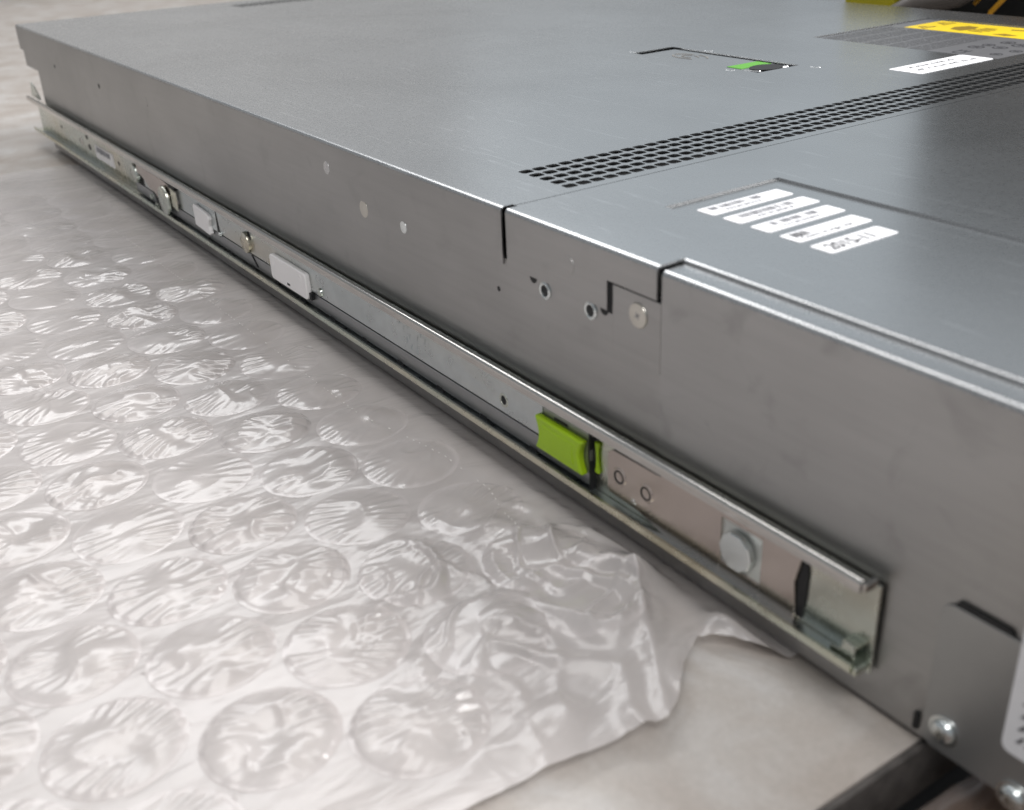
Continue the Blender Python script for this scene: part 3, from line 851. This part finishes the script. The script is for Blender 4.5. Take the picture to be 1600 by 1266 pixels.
def bubble_mesh(seed, jx, jy, flat, turn):
    rnd = random.Random(seed)
    ang = rnd.gauss(0.0, 0.28)
    ca, sa = math.cos(ang), math.sin(ang)
    NR, NT = 34, 100
    off = Vector((rnd.uniform(0, 50), rnd.uniform(0, 50), rnd.uniform(0, 50)))
    hmax = rnd.uniform(2.2, 4.2)
    freq = rnd.uniform(1.0, 1.5)
    amp = rnd.uniform(0.55, 1.0)
    lean = (rnd.uniform(-0.35, 0.35), rnd.uniform(-0.35, 0.35))
    mb = MB()
    ct, st = math.cos(turn), math.sin(turn)
    def hh(px, py):
        rho = math.hypot(px, py) / RBUB
        u = (-sa * px + ca * py); v = (ca * px + sa * py)      # u along the streaks (mostly across the table)
        q = Vector((px * 0.085, py * 0.085, 0)) + off
        dome = hmax * (1 - rho ** 2.2) * (0.55 + 0.75 * noise.noise(q * 1.1) + lean[0] * px / RBUB + lean[1] * py / RBUB)
        wp = noise.noise(Vector((u * 0.03, v * 0.07, 3.0)) + off)
        ph = v * freq / (0.55 + 0.5 * abs(u) / RBUB) + wp * 3.0 + (0 if u > 0 else 1.7)
        ridge = (0.5 + 0.5 * math.cos(ph)) ** 1.7
        mod = smooth01(0.6 + 1.2 * noise.noise(Vector((math.copysign(7, u) + u * 0.03, v * 0.11, 9.0)) + off))
        au = min(1.0, abs(u) / (0.62 * RBUB))
        wr = amp * mod * (au ** 1.8) * 1.25 * ridge
        pn = noise.noise(q * 1.1 + Vector((7, 1, 2)))
        pk = max(0.0, 1 - abs(pn) * 3.2) ** 1.3 * 0.7 * smooth01((1 - rho) * 1.8) * (0.45 + noise.noise(q + Vector((1, 9, 3))))   # pinched folds in the middle
        e = smooth01((1 - rho) / 0.11)
        return max(0.03, (dome * 0.7 + wr + pk) * e) + 0.10 * math.exp(-((0.965 - rho) / 0.02) ** 2)
    zc = wrap_z(jx, jy)
    def put(r, a, extra=0.0):
        px, py = r * math.cos(a), r * math.sin(a)
        qx, qy = ct * px - st * py, st * px + ct * py
        return mb.pt((qx, qy, wrap_z(jx + qx, jy + qy) - zc + flat * hh(px, py) + extra))
    c0 = put(0, 0)
    rings = []
    for i in range(1, NR + 1):
        rho = (i / NR) ** 0.82
        rings.append([put(RBUB * rho * (1 if i < NR else 0.9999), 2 * PI * k / NT, 0.06) for k in range(NT)])
    for k in range(NT):
        mb.f.append([c0, rings[0][k], rings[0][(k + 1) % NT]])
    for a, b in zip(rings[:-1], rings[1:]):
        for k in range(NT):
            k2 = (k + 1) % NT
            mb.f.append([a[k], b[k], b[k2], a[k2]])
    me = mb.mesh('bubble')
    me.shade_smooth()
    me.materials.append(M['bubble'])
    return me
rb = random.Random(5)
spots = []
for k in range(10):
    cy = -29.0 - 29.6 * k
    x0 = 738.5 if k % 2 == 1 else 756.0
    for i in range(20):
        cx = x0 - 36.0 * i
        if cx < 190 or cy < -118 - 0.19 * (cx - 50): continue
        if k == 0 and i == 0: cx = 744
        spots.append((cx + rb.uniform(-0.45, 0.45), cy + rb.uniform(-0.4, 0.4)))
for n_, (jx, jy) in enumerate(spots):
    flat = rb.choice((0.5, 0.8, 0.95, 1.0, 1.1, 1.25))
    flat *= 0.35 + 0.65 * smooth01((jx - 250) / 200)
    if jx > 690 and jy > -66: flat = 0.6
    elif jy > -32: flat *= 0.6
    o = bpy.data.objects.new('bubble', bubble_mesh(100 + n_, jx, jy, flat, rb.choice((0, PI)) + rb.gauss(0, 0.14)))
    col.objects.link(o); o.parent = wrap
    o.location = (jx * MM, jy * MM, wrap_z(jx, jy) * MM)
# the film between the bubbles: a fine grid whose points near a bubble's weld line snap onto it
ys = [-320 + 1.5 * k for k in range(120)] + [-140 + 1.1 * k for k in range(146)]
XS0, NX = 110.0, 440
cell = {}
for (jx, jy) in spots:
    for ix in range(int((jx - 20) // 20), int((jx + 20) // 20) + 1):
        for iy in range(int((jy - 20) // 20), int((jy + 20) // 20) + 1):
            cell.setdefault((ix, iy), []).append((jx, jy))
mb = MB(); idx = []; keep = []
RIN = RBUB - 0.35
for y in ys:
    row = []; krow = []
    x1 = edge_x(y)
    for i in range(NX + 1):
        x = XS0 + (x1 - XS0) * i / NX
        inside = False; yy = y
        for (bx_, by_) in cell.get((int(x // 20), int(y // 20)), ()):
            d = math.hypot(x - bx_, y - by_)
            if abs(d - RIN) < 0.8 and d > 0:
                f = RIN / d; x = bx_ + (x - bx_) * f; yy = by_ + (y - by_) * f
            elif d < RIN: inside = True
        row.append(mb.pt((x, yy, wrap_z(x, yy)))); krow.append(inside)
    idx.append(row); keep.append(krow)
for j in range(len(ys) - 1):
    for i in range(NX):
        if keep[j][i] and keep[j][i + 1] and keep[j + 1][i + 1] and keep[j + 1][i]: continue
        mb.f.append([idx[j][i], idx[j][i + 1], idx[j + 1][i + 1], idx[j + 1][i]])
mb.build('base_film', 'film', wrap, smooth=True, angle=180, recalc=False)
# perforation line
mb = MB()
pp = [(300, -30), (363, -28.5), (537, -27.3), (607, -27.0), (653, -19), (679, -18.5), (712, -28.5)]
for k in range(len(pp) - 1):
    (xa, ya), (xb, yb) = pp[k], pp[k + 1]
    L = math.hypot(xb - xa, yb - ya); n = int(L / 3.2)
    for i in range(n):
        if rb.random() < 0.25: continue
        t = i / n; x = xa + (xb - xa) * t; y = ya + (yb - ya) * t
        ux, uy = (xb - xa) / L, (yb - ya) / L
        z = wrap_z(x, y) + 1.3
        h = 0.10; l = rb.uniform(0.5, 1.1)
        mb.prism_z([(x - uy * h, y + ux * h), (x - uy * -h, y + ux * -h), (x + ux * l + uy * h, y + uy * l - ux * h), (x + ux * l - uy * h, y + uy * l + ux * h)], z, z + 0.1)
pf = mb.build('perforation', 'perf', wrap); pf['kind'] = 'stuff'

# ------------------------------------------------------------------ under the table edge, lower right
sh = MB().box(830, 1300, -700, 700, -60, -33).build('brown_board', 'shelf')
tag(sh, 'brown board below the table edge at the lower right', 'board')
mb = MB(); idx = []
for j in range(61):
    row = []
    for i in range(61):
        x = 829.5 + 2.4 * i; y = -130 + 4.2 * j
        n = noise.noise(Vector((x * 0.06, y * 0.03, 2))) + 0.6 * (1 - 2 * abs(noise.noise(Vector((x * 0.11, y * 0.05, 8))))) 
        row.append(mb.pt((x, y, -10.0 + 2.2 * n - 20 * max(0.0, 1 - (x - 829.5) / 4.0) ** 2)))
    idx.append(row)
for j in range(60):
    for i in range(60):
        mb.f.append([idx[j][i], idx[j][i + 1], idx[j + 1][i + 1], idx[j + 1][i]])
bag = mb.build('plastic_bag', 'bag', smooth=True, angle=180)
tag(bag, 'crumpled brownish plastic bag below the table edge at the lower right corner', 'plastic bag')

# ------------------------------------------------------------------ clutter behind the far side of the server
yc = MB().box(366, 411, 505, 600, -2.2, 125).build('yellow_case', 'yellow_plastic', bevel=4)
tag(yc, 'yellow plastic case standing behind the far side of the server', 'case')
bc = MB()
bc.box(418, 640, 540, 560, -2.2, 300); bc.box(418, 426, 560, 700, -2.2, 300); bc.box(632, 640, 560, 700, -2.2, 300); bc.box(426, 632, 700, 710, -2.2, 300); bc.box(426, 632, 560, 700, -2.2, 6)  # made tall and wide past view so the lid reflects it dark
bc = bc.build('black_crate', 'black_plastic', bevel=1.5)
tag(bc, 'black open crate behind the far side of the server at the top right', 'crate')
cb = MB().tube([(395, 470, 5), (410, 472, 40), (428, 476, 72), (448, 482, 84), (470, 492, 90), (492, 502, 104), (515, 515, 130), (540, 525, 165)], 8, 14).build('grey_cable', 'rubber', smooth=True, angle=180)
tag(cb, 'thick grey cable curving up behind the server between case and crate', 'cable')
cb = MB().tube([(418, 520, 10), (420, 515, 60), (424, 512, 90), (436, 516, 120), (460, 524, 140), (500, 530, 128)], 9, 12).build('brown_cable', 'rubber', smooth=True, angle=180)
tag(cb, 'dark brown-grey cable loop right of the yellow case behind the server', 'cable')
ow = MB().tube([(489, 500, 74), (491, 500, 80), (500, 502, 91), (506, 503, 93), (540, 505, 94), (570, 506, 95)], 1.8, 10).build('orange_lead', 'orange', smooth=True, angle=180)
tag(ow, 'orange lead bent over the black crate at the top right corner', 'lead')
ow = MB().tube([(478, 500, 84), (484, 502, 92), (492, 505, 104), (500, 508, 118)], 1.5, 8).build('orange_lead', 'orange', smooth=True, angle=180)
tag(ow, 'short orange lead rising left of the bent orange one', 'lead')
